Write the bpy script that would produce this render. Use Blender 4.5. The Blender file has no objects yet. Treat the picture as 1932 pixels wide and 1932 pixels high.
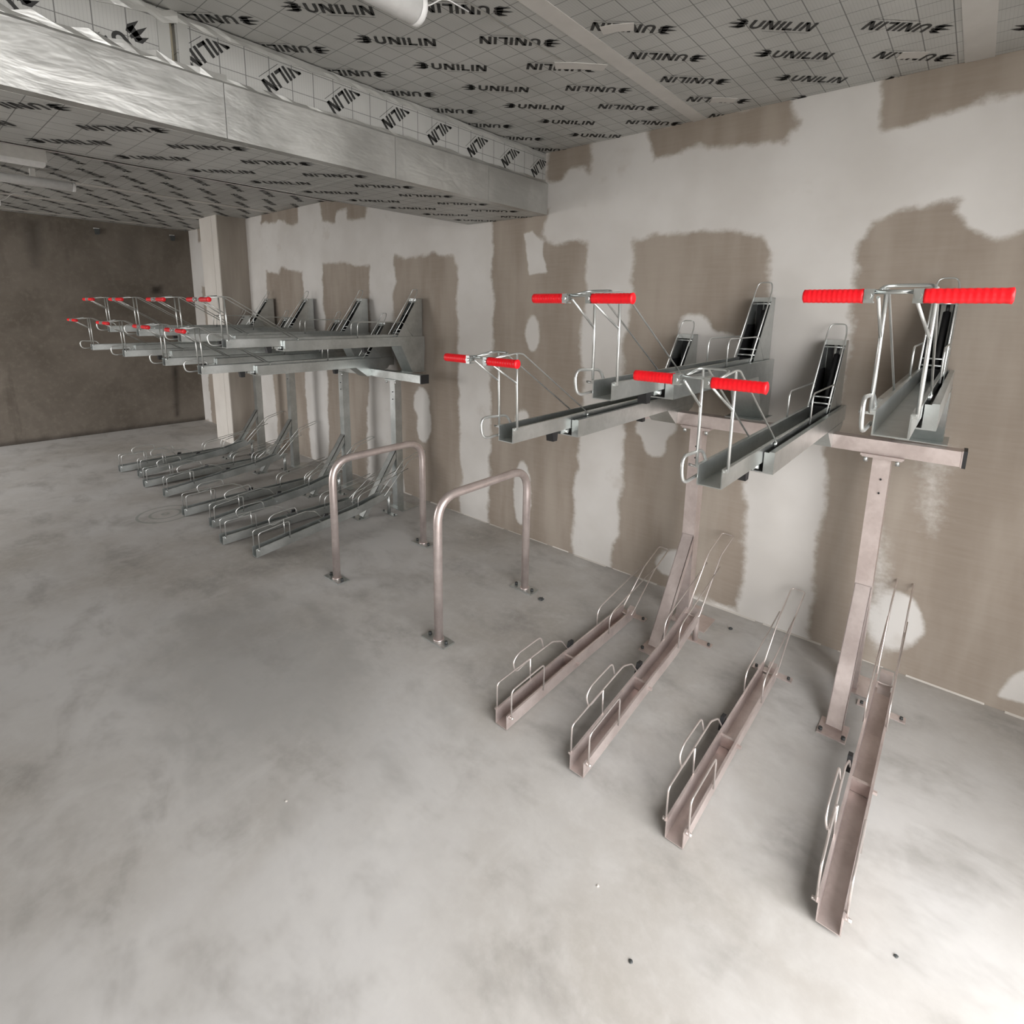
import bpy, bmesh, math, random
import numpy as np
from mathutils import Vector, Matrix

random.seed(4)
rng = np.random.RandomState(7)
SC = bpy.context.scene
COL = SC.collection

# ------------------------------------------------------------------ camera
F_PX, CX, CY, IMG = 1009.0, 966.0, 773.0, 1932.0
YAW, PITCH, ROLL, EYE = math.radians(40.42), math.radians(10.58), math.radians(0.97), 1.65
fwd = np.array([-math.sin(YAW) * math.cos(PITCH), math.cos(YAW) * math.cos(PITCH), -math.sin(PITCH)])
rgt = np.array([math.cos(YAW), math.sin(YAW), 0.0])
upv = np.cross(rgt, fwd)
rgt, upv = math.cos(ROLL) * rgt + math.sin(ROLL) * upv, math.cos(ROLL) * upv - math.sin(ROLL) * rgt
cam_data = bpy.data.cameras.new('camera')
cam_data.sensor_fit = 'HORIZONTAL'
cam_data.sensor_width = 36.0
cam_data.lens = F_PX / IMG * 36.0
cam_data.shift_x = (IMG / 2 - CX) / IMG
cam_data.shift_y = (CY - IMG / 2) / IMG
cam_data.clip_start = 0.02
cam = bpy.data.objects.new('camera', cam_data)
COL.objects.link(cam)
cam.matrix_world = Matrix(((rgt[0], upv[0], -fwd[0], 0), (rgt[1], upv[1], -fwd[1], 0), (rgt[2], upv[2], -fwd[2], EYE), (0, 0, 0, 1)))
SC.camera = cam


def ray(px, py):
    return (px - CX) / F_PX * rgt - (py - CY) / F_PX * upv + fwd


def on_y(px, py, y):
    d = ray(px, py)
    return np.array([0, 0, EYE]) + d * (y / d[1])


def on_x(px, py, x):
    d = ray(px, py)
    return np.array([0, 0, EYE]) + d * (x / d[0])


def on_z(px, py, z=0.0):
    d = ray(px, py)
    return np.array([0, 0, EYE]) + d * ((z - EYE) / d[2])


# ------------------------------------------------------------------ sky, daylight, exposure
world = bpy.data.worlds.new('overcast_sky')
SC.world = world
world.use_nodes = True
wb = world.node_tree.nodes['Background']
wb.inputs[0].default_value = (1.0, 0.985, 0.985, 1)
wb.inputs[1].default_value = 8.0
SC.view_settings.view_transform = 'Standard'
SC.view_settings.look = 'None'
SC.view_settings.exposure = 0.2
SC.view_settings.gamma = 1.0
SC.view_settings.use_curve_mapping = False
SC.cycles.max_bounces = 6
SC.cycles.adaptive_threshold = 0.02
SC.cycles.caustics_reflective = False
SC.cycles.caustics_refractive = False

# room: long wall at y = WY, concrete wall at x = XB, ceiling boards at z = ZC
WY, XB, XR, YF, ZC = 2.909, -8.35, 0.95, -2.5, 2.635
DOOR = (-0.9, 1.8, 2.5)          # opening in the wall at x = XR: y from, y to, height
GATE = (-8.2, -5.5, 2.4)          # opening in the wall at y = YF: x from, x to, height


def portal(name, loc, rot, sx, sy):
    l = bpy.data.lights.new(name, 'AREA')
    l.shape = 'RECTANGLE'
    l.size, l.size_y = sx, sy
    l.cycles.is_portal = True
    o = bpy.data.objects.new(name, l)
    COL.objects.link(o)
    o.location = loc
    o.rotation_euler = rot


portal('door_daylight', (XR + 0.12, (DOOR[0] + DOOR[1]) / 2, DOOR[2] / 2), (0, math.radians(90), 0), DOOR[2], DOOR[1] - DOOR[0])
portal('gate_daylight', ((GATE[0] + GATE[1]) / 2, YF - 0.12, GATE[2] / 2), (math.radians(90), 0, 0), GATE[1] - GATE[0], GATE[2])


# ------------------------------------------------------------------ materials
def lin(r, g, b):
    f = lambda c: (c / 255 / 12.92) if c / 255 <= 0.04045 else ((c / 255 + 0.055) / 1.055) ** 2.4
    return (f(r), f(g), f(b), 1)


class NT:
    def __init__(self, name, rough=0.5, metal=0.0):
        self.m = bpy.data.materials.new(name)
        self.m.use_nodes = True
        self.t = self.m.node_tree
        self.b = self.t.nodes['Principled BSDF']
        self.b.inputs['Roughness'].default_value = rough
        self.b.inputs['Metallic'].default_value = metal

    def n(self, kind, **kw):
        n = self.t.nodes.new(kind)
        for k, v in kw.items():
            setattr(n, k, v)
        return n

    def put(self, sock, v):
        if isinstance(v, bpy.types.NodeSocket):
            self.t.links.new(v, sock)
        else:
            sock.default_value = v

    def math(self, op, a, b=0.0, c=None, clamp=False):
        n = self.n('ShaderNodeMath', operation=op, use_clamp=clamp)
        self.put(n.inputs[0], a)
        self.put(n.inputs[1], b)
        if c is not None:
            self.put(n.inputs[2], c)
        return n.outputs[0]

    def mix(self, fac, a, b, blend='MIX'):
        n = self.n('ShaderNodeMix', data_type='RGBA', blend_type=blend)
        self.put(n.inputs[0], fac)
        self.put(n.inputs[6], a)
        self.put(n.inputs[7], b)
        return n.outputs[2]

    def noise(self, vec, scale, detail=4, rough=0.55, dist=0.0):
        n = self.n('ShaderNodeTexNoise')
        if vec is not None:
            self.t.links.new(vec, n.inputs['Vector'])
        n.inputs['Scale'].default_value = scale
        n.inputs['Detail'].default_value = min(detail, 4)
        n.inputs['Roughness'].default_value = rough
        n.inputs['Distortion'].default_value = dist
        return n.outputs['Fac']

    def ramp(self, fac, lo, hi):
        n = self.n('ShaderNodeMapRange')
        n.interpolation_type = 'SMOOTHSTEP'
        self.put(n.inputs[0], fac)
        n.inputs[1].default_value = lo
        n.inputs[2].default_value = hi
        return n.outputs[0]

    def coord(self, which='Object'):
        return self.n('ShaderNodeTexCoord').outputs[which]

    def mapping(self, vec, scale=(1, 1, 1), loc=(0, 0, 0)):
        n = self.n('ShaderNodeMapping')
        self.t.links.new(vec, n.inputs[0])
        n.inputs['Scale'].default_value = scale
        n.inputs['Location'].default_value = loc
        return n.outputs[0]

    def color(self, v):
        self.put(self.b.inputs['Base Color'], v)

    def rough(self, v):
        self.put(self.b.inputs['Roughness'], v)

    def bump(self, h, strength=0.3, dist=0.01):
        n = self.n('ShaderNodeBump')
        n.inputs['Strength'].default_value = strength
        n.inputs['Distance'].default_value = dist
        self.t.links.new(h, n.inputs['Height'])
        self.t.links.new(n.outputs[0], self.b.inputs['Normal'])


def steel(name, c1, c2, rough=0.36, metal=0.85):
    m = NT(name, rough, metal)
    p = m.coord()
    a = m.noise(p, 9, 3)
    v = m.n('ShaderNodeTexVoronoi')
    v.inputs['Scale'].default_value = 70
    m.t.links.new(p, v.inputs['Vector'])
    f = m.math('ADD', m.math('MULTIPLY', m.ramp(a, 0.3, 0.7), 0.7), m.math('MULTIPLY', v.outputs['Color'], 0.3))
    m.color(m.mix(f, c1, c2))
    m.rough(m.math('ADD', m.math('MULTIPLY', a, 0.2), rough - 0.1))
    return m.m


def plain(name, c, rough=0.5, metal=0.0):
    m = NT(name, rough, metal)
    p = m.coord()
    f = m.noise(p, 30, 3)
    m.color(m.mix(f, tuple(x * 0.88 for x in c[:3]) + (1,), tuple(min(1, x * 1.1) for x in c[:3]) + (1,)))
    return m.m


M = {}
M['steel'] = steel('galvanised_steel', (0.47, 0.50, 0.49, 1), (0.63, 0.655, 0.645, 1), 0.33, 0.9)
M['steel_warm_lit'] = steel('galvanised_steel_warm_lit', (0.60, 0.51, 0.485, 1), (0.78, 0.69, 0.66, 1), 0.36, 0.72)  # same steel with the pink light near the bright floor painted into its colour
M['wire'] = steel('bright_galvanised_wire', (0.58, 0.60, 0.585, 1), (0.74, 0.755, 0.74, 1), 0.32, 0.85)
M['wire_warm_lit'] = steel('bright_galvanised_wire_warm_lit', (0.66, 0.60, 0.57, 1), (0.80, 0.745, 0.715, 1), 0.34, 0.8)  # wire copy with that pinkish light put into the colour
M['black'] = plain('black_plastic', (0.012, 0.012, 0.013, 1), 0.5)
M['rubber_red'] = plain('red_rubber_grip', (0.84, 0.004, 0.012, 1), 0.4)
M['white'] = plain('white_enamel', (0.78, 0.77, 0.74, 1), 0.35)
M['diffuser'] = plain('opal_diffuser', (0.86, 0.86, 0.85, 1), 0.4)
M['print'] = plain('black_print', (0.018, 0.018, 0.017, 1), 0.55)
M['dark_grey'] = plain('dark_grey_plastic', (0.05, 0.055, 0.055, 1), 0.5)
M['brass'] = plain('yellow_zinc', (0.42, 0.34, 0.18, 1), 0.4, 0.8)

# plaster over plasterboard; the vertex attribute "bare" says where the board shows
m = NT('filled_plasterboard', 0.85)
at = m.n('ShaderNodeAttribute', attribute_name='bare')
p = m.coord()
pz = m.mapping(p, (1.0, 1.0, 2.0))
n1 = m.noise(pz, 9, 5, 0.65)
n2 = m.noise(p, 45, 4, 0.6)
mask = m.ramp(m.math('ADD', at.outputs['Fac'], m.math('ADD', m.math('MULTIPLY', m.math('SUBTRACT', n1, 0.5), 0.40), m.math('MULTIPLY', m.math('SUBTRACT', n2, 0.5), 0.25))), 0.30, 0.74)
streak = m.noise(m.mapping(p, (3.0, 1.0, 0.6)), 1.4, 4)
grain = m.noise(m.mapping(p, (2.0, 1.0, 26.0)), 3.0, 3)
board = m.mix(m.ramp(streak, 0.36, 0.68), (0.27, 0.222, 0.178, 1), (0.365, 0.315, 0.264, 1))
board = m.mix(m.math('MULTIPLY', grain, 0.28), board, (0.47, 0.42, 0.36, 1))
plast = m.mix(m.ramp(m.noise(p, 1.7, 4), 0.3, 0.7), (0.60, 0.575, 0.54, 1), (0.69, 0.67, 0.64, 1))
thin = m.math('MULTIPLY', m.ramp(m.noise(p, 3.3, 5, 0.6), 0.62, 0.78), 0.35)
plast = m.mix(thin, plast, (0.46, 0.41, 0.355, 1))
m.color(m.mix(mask, plast, board))
m.bump(m.math('ADD', m.math('MULTIPLY', mask, -0.25), m.math('MULTIPLY', n2, 0.2)), 0.12, 0.003)
M['plaster'] = m.m

m = NT('pilaster_board', 0.85)
p = m.coord()
m.color(m.mix(m.ramp(m.noise(m.mapping(p, (4, 4, 0.5)), 2, 3), 0.3, 0.7), (0.34, 0.30, 0.255, 1), (0.42, 0.375, 0.325, 1)))
M['board_side'] = m.m
m = NT('pilaster_filler', 0.85)
p = m.coord()
m.color(m.mix(m.noise(p, 4, 4), (0.58, 0.54, 0.49, 1), (0.72, 0.69, 0.64, 1)))
M['filler'] = m.m

# floor: float-finished concrete
m = NT('concrete_floor', 0.55)
p = m.coord()
big = m.noise(p, 0.75, 5, 0.6, 0.25)
mid = m.noise(m.mapping(p, (1.0, 1.6, 1)), 2.6, 6, 0.62, 0.25)
fine = m.noise(p, 26, 5, 0.65)
c = m.mix(m.ramp(big, 0.32, 0.68), (0.40, 0.375, 0.34, 1), (0.575, 0.565, 0.55, 1))
c = m.mix(m.math('MULTIPLY', m.ramp(mid, 0.46, 0.72), 0.60), c, (0.275, 0.26, 0.24, 1))
c = m.mix(m.math('MULTIPLY', m.ramp(m.noise(p, 7.0, 5, 0.65, 0.5), 0.48, 0.75), 0.32), c, (0.62, 0.61, 0.59, 1))
c = m.mix(m.math('MULTIPLY', m.ramp(m.noise(p, 1.9, 5, 0.6, 0.4), 0.55, 0.8), 0.55), c, (0.60, 0.585, 0.56, 1))
c = m.mix(m.math('MULTIPLY', m.ramp(fine, 0.35, 0.75), 0.22), c, (0.62, 0.61, 0.58, 1))
# a darker worn stain with a ragged outline in the middle of the floor
st = m.n('ShaderNodeVectorMath', operation='DISTANCE')
m.t.links.new(m.mapping(p, (0.55, 1.0, 1.0)), st.inputs[0])
st.inputs[1].default_value = (-2.3 * 0.55, 0.95, 0)
stain = m.math('MULTIPLY', m.ramp(m.math('ADD', st.outputs['Value'], m.math('MULTIPLY', m.math('SUBTRACT', mid, 0.5), 1.3)), 0.62, 0.12), 0.42)
c = m.mix(stain, c, (0.20, 0.195, 0.18, 1))
# concentric trowel rings near the far rack
rg = m.n('ShaderNodeVectorMath', operation='DISTANCE')
m.t.links.new(p, rg.inputs[0])
rg.inputs[1].default_value = (-4.72, 1.29, 0)
d = rg.outputs['Value']
ring = m.math('MULTIPLY', m.ramp(m.math('SINE', m.math('MULTIPLY', d, 75.0)), 0.55, 0.95), m.ramp(d, 0.26, 0.21))
c = m.mix(m.math('MULTIPLY', ring, 0.55), c, (0.22, 0.25, 0.22, 1))
m.color(c)
m.rough(m.math('ADD', 0.42, m.math('MULTIPLY', mid, 0.3)))
m.bump(m.math('ADD', fine, m.math('MULTIPLY', mid, 2.0)), 0.10, 0.004)
M['floor'] = m.m

# cast concrete wall with damp streaks
m = NT('cast_concrete', 0.85)
p = m.coord()
a = m.noise(p, 1.3, 6, 0.6, 0.5)
s = m.noise(m.mapping(p, (1, 3.2, 0.35)), 1.5, 5, 0.65)
c = m.mix(m.ramp(a, 0.3, 0.7), (0.115, 0.096, 0.076, 1), (0.185, 0.160, 0.132, 1))
c = m.mix(m.math('MULTIPLY', m.ramp(s, 0.56, 0.78), 0.6), c, (0.075, 0.06, 0.045, 1))
c = m.mix(m.math('MULTIPLY', m.ramp(m.noise(p, 18, 5, 0.7), 0.45, 0.8), 0.35), c, (0.26, 0.23, 0.19, 1))
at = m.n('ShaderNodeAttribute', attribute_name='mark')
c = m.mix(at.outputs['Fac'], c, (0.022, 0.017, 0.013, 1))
m.color(c)
m.bump(a, 0.3, 0.01)
M['concrete'] = m.m


def foil_board(name, base1, base2, metal, rough):
    m = NT(name, rough, metal)
    uv = m.coord('UV')
    sep = m.n('ShaderNodeSeparateXYZ')
    m.t.links.new(uv, sep.inputs[0])
    line = None
    for ax, w in ((0, 0.018), (1, 0.015)):
        f = m.math('FRACT', sep.outputs[ax])
        e = m.math('ABSOLUTE', m.math('SUBTRACT', f, 0.5))
        l = m.math('GREATER_THAN', e, 0.5 - w)
        line = l if line is None else m.math('MAXIMUM', line, l)
    rib = m.math('GREATER_THAN', m.math('FRACT', m.math('MULTIPLY', sep.outputs[0], 9.0)), 0.86)
    p = m.coord()
    a = m.noise(p, 2.2, 4)
    c = m.mix(m.ramp(a, 0.3, 0.7), base1, base2)
    c = m.mix(m.math('MULTIPLY', rib, 0.16), c, (0.10, 0.10, 0.095, 1))
    c = m.mix(m.math('MULTIPLY', line, 0.72), c, (0.07, 0.07, 0.068, 1))
    m.color(c)
    m.rough(m.math('ADD', rough - 0.08, m.math('MULTIPLY', m.noise(p, 6, 4), 0.2)))
    m.bump(m.noise(p, 11, 4), 0.10, 0.01)
    return m.m


M['foil_board'] = foil_board('printed_foil_board', (0.43, 0.43, 0.41, 1), (0.53, 0.53, 0.51, 1), 0.3, 0.5)

m = NT('crumpled_foil', 0.3, 0.75)
p = m.coord()
cr = m.noise(m.mapping(p, (1.0, 0.35, 1.0)), 9, 5, 0.6, 0.3)
m.color(m.mix(m.ramp(m.noise(p, 2.5, 5), 0.3, 0.7), (0.42, 0.42, 0.40, 1), (0.66, 0.66, 0.635, 1)))
m.rough(m.math('ADD', 0.24, m.math('MULTIPLY', m.noise(p, 5, 5), 0.3)))
vz = m.n('ShaderNodeTexVoronoi', feature='DISTANCE_TO_EDGE')
m.t.links.new(m.mapping(p, (1.0, 0.6, 1.3)), vz.inputs['Vector'])
vz.inputs['Scale'].default_value = 13
crease = m.math('MULTIPLY', m.ramp(vz.outputs['Distance'], 0.0, 0.16), m.ramp(m.noise(p, 1.6, 3), 0.45, 0.62))
m.bump(m.math('ADD', cr, m.math('MULTIPLY', crease, 0.12)), 0.5, 0.012)
M['foil'] = m.m
m = NT('joint_tape', 0.5, 0.25)
p = m.coord()
m.color(m.mix(m.noise(p, 7, 5), (0.50, 0.48, 0.45, 1), (0.66, 0.64, 0.61, 1)))
m.bump(m.noise(p, 30, 5), 0.2, 0.004)
M['tape'] = m.m
m = NT('dull_foil_tape', 0.5, 0.4)
m.color(m.mix(m.noise(m.coord(), 6, 5), (0.36, 0.36, 0.34, 1), (0.50, 0.50, 0.475, 1)))
M['tape_dull'] = m.m
M['core'] = plain('foam_core', (0.42, 0.38, 0.28, 1), 0.9)
m = NT('outside_paving', 0.9)
m.color(m.mix(m.noise(m.coord(), 3, 5), (0.29, 0.285, 0.27, 1), (0.38, 0.375, 0.36, 1)))
M['paving'] = m.m


# ------------------------------------------------------------------ mesh helpers
def link(name, me, mat=None, parent=None, loc=(0, 0, 0), kind=None):
    o = bpy.data.objects.new(name, me)
    COL.objects.link(o)
    if me is not None and mat is not None and not me.materials:
        me.materials.append(M[mat] if isinstance(mat, str) else mat)
    o.parent = parent
    o.location = loc
    if kind:
        o['kind'] = kind
    return o


def tag(o, label, cat, group=None):
    o['label'] = label
    o['category'] = cat
    if group:
        o['group'] = group
    return o


class MB:
    def __init__(self):
        self.v, self.f, self.sm = [], [], []

    def add(self, vs, fs, smooth=False):
        k = len(self.v)
        self.v += [tuple(map(float, q)) for q in vs]
        self.f += [tuple(i + k for i in q) for q in fs]
        self.sm += [smooth] * len(fs)
        return self

    def box(self, x0, x1, y0, y1, z0, z1):
        vs = [(x, y, z) for x in (x0, x1) for y in (y0, y1) for z in (z0, z1)]
        return self.add(vs, [(0, 1, 3, 2), (4, 6, 7, 5), (0, 4, 5, 1), (2, 3, 7, 6), (0, 2, 6, 4), (1, 5, 7, 3)])

    def prism(self, poly, axis, a0, a1):
        """extrude a 2-D polygon along an axis; axis 'x' takes (y, z), 'y' takes (x, z), 'z' takes (x, y)"""
        n = len(poly)
        mk = {'x': lambda q, a: (a, q[0], q[1]), 'y': lambda q, a: (q[0], a, q[1]), 'z': lambda q, a: (q[0], q[1], a)}[axis]
        vs = [mk(q, a0) for q in poly] + [mk(q, a1) for q in poly]
        fs = [tuple(range(n))[::-1], tuple(range(n, 2 * n))] + [(i, (i + 1) % n, n + (i + 1) % n, n + i) for i in range(n)]
        return self.add(vs, fs)

    def tube(self, pts, r, seg=8, fillet=0.0, close=False, fseg=5):
        P = [np.array(q, float) for q in pts]
        if fillet > 0:
            out = [] if close else [P[0]]
            idx = range(len(P)) if close else range(1, len(P) - 1)
            for i in idx:
                a, b, c = P[i - 1], P[i], P[(i + 1) % len(P)]
                la, lc = np.linalg.norm(a - b), np.linalg.norm(c - b)
                t = min(fillet, la * 0.45, lc * 0.45)
                p0, p1 = b + (a - b) / la * t, b + (c - b) / lc * t
                for k in range(fseg + 1):
                    u = k / fseg
                    out.append((1 - u) ** 2 * p0 + 2 * u * (1 - u) * b + u * u * p1)
            if not close:
                out.append(P[-1])
            P = out
        n = len(P)
        tang = []
        for i in range(n):
            if close:
                t = P[(i + 1) % n] - P[i - 1]
            else:
                t = P[min(i + 1, n - 1)] - P[max(i - 1, 0)]
            tang.append(t / (np.linalg.norm(t) + 1e-12))
        ref = np.array([0, 0, 1.0]) if abs(tang[0][2]) < 0.9 else np.array([1.0, 0, 0])
        nv = np.cross(tang[0], ref)
        nv /= np.linalg.norm(nv)
        vs = []
        for i in range(n):
            nv = nv - tang[i] * np.dot(nv, tang[i])
            nv /= np.linalg.norm(nv)
            bv = np.cross(tang[i], nv)
            for k in range(seg):
                a = 2 * math.pi * k / seg
                vs.append(P[i] + r * (math.cos(a) * nv + math.sin(a) * bv))
        fs = []
        for i in range(n if close else n - 1):
            j = (i + 1) % n
            for k in range(seg):
                l = (k + 1) % seg
                fs.append((i * seg + k, i * seg + l, j * seg + l, j * seg + k))
        self.add(vs, fs, True)
        if not close:
            k0 = len(self.v) - n * seg
            self.f += [tuple(k0 + i for i in range(seg))[::-1], tuple(k0 + (n - 1) * seg + i for i in range(seg))]
            self.sm += [False, False]
        return self

    def mesh(self, name):
        me = bpy.data.meshes.new(name)
        me.from_pydata(self.v, [], self.f)
        me.polygons.foreach_set('use_smooth', self.sm)
        bm = bmesh.new()
        bm.from_mesh(me)
        bmesh.ops.recalc_face_normals(bm, faces=bm.faces)
        bm.to_mesh(me)
        bm.free()
        me.update()
        return me

    def obj(self, name, mat, parent=None, loc=(0, 0, 0), kind=None):
        return link(name, self.mesh(name), mat, parent, loc, kind)


def channel(mb, path, w, h, t=0.003, lip=0.0):
    """U-channel swept along y; path = [(y, z_bottom)], wall thickness t, outward lips at the top"""
    hw = w / 2
    prof = [(-hw - lip, h), (-hw - lip, h - t), (-hw, h - t), (-hw, 0), (hw, 0), (hw, h - t), (hw + lip, h - t), (hw + lip, h), (hw - t, h), (hw - t, t), (-hw + t, t), (-hw + t, h)]
    n = len(prof)
    vs = []
    for (y, z) in path:
        vs += [(x, y, z + zz) for x, zz in prof]
    fs = []
    for i in range(len(path) - 1):
        for k in range(n):
            l = (k + 1) % n
            fs.append((i * n + k, i * n + l, (i + 1) * n + l, (i + 1) * n + k))
    e = (len(path) - 1) * n
    for b in (0, e):
        for q in ((0, 1, 2, 11), (2, 3, 10, 11), (3, 4, 9, 10), (4, 5, 8, 9), (5, 6, 7, 8)):
            fs.append(tuple(b + i for i in q))
    mb.add(vs, fs)


def fbm(x, y, seed, octs=4):
    """cheap value noise for traced outlines"""
    r = np.random.RandomState(seed)
    out = np.zeros_like(x)
    amp, fr = 1.0, 1.0
    for _ in range(octs):
        g = r.rand(64, 64)
        u, v = x * fr + r.rand() * 30, y * fr + r.rand() * 30
        iu, iv = np.floor(u).astype(int), np.floor(v).astype(int)
        fu, fv = u - iu, v - iv
        fu, fv = fu * fu * (3 - 2 * fu), fv * fv * (3 - 2 * fv)
        a = g[iu % 64, iv % 64] * (1 - fu) + g[(iu + 1) % 64, iv % 64] * fu
        b = g[iu % 64, (iv + 1) % 64] * (1 - fu) + g[(iu + 1) % 64, (iv + 1) % 64] * fu
        out += amp * (a * (1 - fv) + b * fv - 0.5)
        amp *= 0.5
        fr *= 2.1
    return out


def poly_sd(X, Z, poly):
    """signed distance to a polygon, positive inside"""
    d = np.full(X.shape, 1e9)
    inside = np.zeros(X.shape, bool)
    n = len(poly)
    for i in range(n):
        ax, az = poly[i]
        bx, bz = poly[(i + 1) % n]
        ex, ez = bx - ax, bz - az
        t = np.clip(((X - ax) * ex + (Z - az) * ez) / (ex * ex + ez * ez + 1e-12), 0, 1)
        d = np.minimum(d, np.hypot(X - ax - t * ex, Z - az - t * ez))
        c = ((az > Z) != (bz > Z)) & (X < (bx - ax) * (Z - az) / (bz - az + 1e-12) + ax)
        inside ^= c
    return np.where(inside, d, -d)


# ------------------------------------------------------------------ the setting
floor = MB().box(XB - 0.2, XR + 0.2, YF - 0.2, WY + 0.2, -0.2, 0.0).obj('floor', 'floor', kind='structure')
tag(floor, 'pale grey float-finished concrete floor with worn darker stains', 'floor')
o = MB().box(XR + 0.2, 14, -14, 8, -0.22, -0.02).obj('ground_outside', 'paving', kind='structure')
tag(o, 'grey paving outside the open doorway', 'ground')
o = MB().box(-14, XR + 0.2, -14, YF - 0.2, -0.22, -0.02).obj('ground_outside', 'paving', kind='structure')
tag(o, 'grey paving outside the gateway', 'ground')

# long wall with traced bare-board areas
STEP = 0.0125
nx, nz = int((XR - XB) / STEP) + 1, int((ZC + 0.03) / STEP) + 1
gx, gz = np.linspace(XB, XR, nx), np.linspace(0, ZC + 0.03, nz)
X, Z = np.meshgrid(gx, gz, indexing='ij')
bare = np.zeros_like(X)
wob = fbm(X * 5, Z * 5, 3) * 0.045 + fbm(X * 14, Z * 14, 5) * 0.016


def wpoly(px):
    out = []
    for q in px:
        w = on_y(q[0], q[1], WY)
        out.append((w[0], w[2]))
    return out


def paint(poly, val, feather=0.045, wobble=1.0):
    global bare
    sd = poly_sd(X, Z, poly) + wob * wobble
    a = np.clip(sd / feather * 0.5 + 0.5, 0, 1)
    bare = bare * (1 - a) + val * a


XZ = lambda px, py: tuple(on_y(px, py, WY)[[0, 2]])
BARE = [
    # top edge patches
    [(1030, 270), (1031, 347), (1053, 339), (1077, 320), (1103, 315), (1108, 329), (1115, 327), (1119, 262)],
    [(1219, 240), (1222, 285), (1227, 311), (1260, 303), (1289, 294), (1309, 273), (1347, 264), (1386, 277), (1440, 274), (1482, 270), (1501, 231), (1490, 180)],
    [(1661, 130), (1666, 246), (1700, 236), (1738, 222), (1780, 206), (1820, 193), (1880, 176), (1932, 164), (2000, 150), (2000, 60)],
    [(493, 421), (495, 390), (563, 375), (562, 421), (548, 421), (536, 416), (510, 416)],
    [(601, 360), (603, 395), (607, 418), (632, 418), (634, 401), (653, 393), (655, 411), (688, 410), (690, 370)],
    # vertical strips behind the far rack
    [(503, 512), (524, 516), (531, 503), (572, 508), (574, 640), (579, 760), (592, 905), (530, 905), (520, 760), (508, 640)],
    [(609, 497), (640, 496), (697, 500), (699, 640), (696, 760), (692, 930), (622, 930), (620, 760), (612, 640)],
    [(742, 500), (745, 490), (790, 484), (832, 477), (856, 482), (864, 500), (866, 700), (870, 968), (762, 968), (752, 800), (744, 640)],
    # strip under the beam end
    [(930, 400), (1040, 390), (1028, 440), (1034, 452), (1108, 456), (1112, 480), (1108, 560), (1096, 650), (1102, 720), (1100, 800), (1090, 860), (1083, 940), (1080, 1050), (1070, 1060), (922, 1002), (924, 880), (926, 720), (928, 560)],
    # area behind the second and third front trays
    [(1196, 456), (1230, 442), (1300, 436), (1400, 431), (1448, 440), (1450, 540), (1440, 640), (1420, 760), (1400, 900), (1405, 1000), (1394, 1160), (1380, 1150), (1154, 1085), (1162, 1000), (1168, 900), (1172, 820), (1166, 760), (1176, 660), (1194, 580)],
    # area behind the right tray
    [(1614, 540), (1628, 455), (1645, 420), (1690, 398), (1740, 392), (1775, 380), (1812, 376), (1806, 400), (1830, 428), (1880, 444), (1935, 424), (2060, 430), (2080, 1480), (1532, 1230), (1536, 1150), (1545, 1000), (1560, 860), (1600, 720)],
]
for q in BARE:
    paint(wpoly(q), 1.0)
# strip beside the concrete wall and bits of the wall left of the pilaster
paint([(XB - 0.1, -0.1), (XB - 0.1, 0.0), (XB + 0.25, 0.0), (XB + 0.25, 0.9), (XB + 0.6, 0.9), (XB + 0.6, -0.1)], 1.0)
paint([(-8.05, 2.45), (-8.05, 2.7), (-7.5, 2.7), (-7.5, 2.45)], 1.0)
paint([(-8.0, 0.2), (-8.05, 1.9), (-7.5, 1.9), (-7.5, 0.2)], 1.0)
# filler dabs over the bare board
for cx, cy, ax, ay, val in ((1311, 622, 34, 28, 0.0), (1350, 665, 48, 40, 0.0), (1005, 630, 14, 34, 0.0), (1236, 805, 40, 26, 0.0), (1236, 838, 22, 24, 0.0), (1690, 1172, 48, 50, 0.0), (1270, 1062, 34, 26, 0.05),
                             (985, 790, 14, 18, 0.1), (800, 800, 14, 34, 0.0), (795, 760, 16, 30, 0.15), (985, 930, 16, 60, 0.0), (1760, 900, 40, 120, 0.42), (1660, 1120, 26, 140, 0.4)):
    ring = [XZ(cx + ax * math.cos(t), cy + ay * math.sin(t)) for t in np.linspace(0, 2 * math.pi, 14, endpoint=False)]
    paint(ring, val, 0.03 if val < 0.2 else 0.10, 0.5)
paint(wpoly([(988, 440), (1005, 434), (1026, 455), (1024, 480), (1030, 512), (1000, 516), (994, 470)]), 0.0, 0.02, 0.5)
paint(wpoly([(1886, 1312), (1912, 1275), (1932, 1262), (1990, 1230), (1990, 1340), (1930, 1322)]), 0.0, 0.02, 0.5)
verts = np.stack([X, np.full_like(X, WY), Z], -1).reshape(-1, 3)
I = np.arange(nx * nz).reshape(nx, nz)
quads = np.stack([I[:-1, :-1], I[1:, :-1], I[1:, 1:], I[:-1, 1:]], -1).reshape(-1, 4)
me = bpy.data.meshes.new('wall_right')
nb = len(verts)
back = [(XB, WY + 0.2, 0), (XR, WY + 0.2, 0), (XR, WY + 0.2, ZC + 0.03), (XB, WY + 0.2, ZC + 0.03)]
me.from_pydata([tuple(v) for v in verts] + back, [], [tuple(q) for q in quads] + [(nb, nb + 3, nb + 2, nb + 1)])
at = me.attributes.new('bare', 'FLOAT', 'POINT')
at.data.foreach_set('value', np.concatenate([bare.reshape(-1), np.zeros(4)]).astype(np.float32))
wall = link('wall_right', me, 'plaster', kind='structure')
tag(wall, 'long plasterboard wall with pale filler bands and bare brown strips', 'wall')

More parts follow.
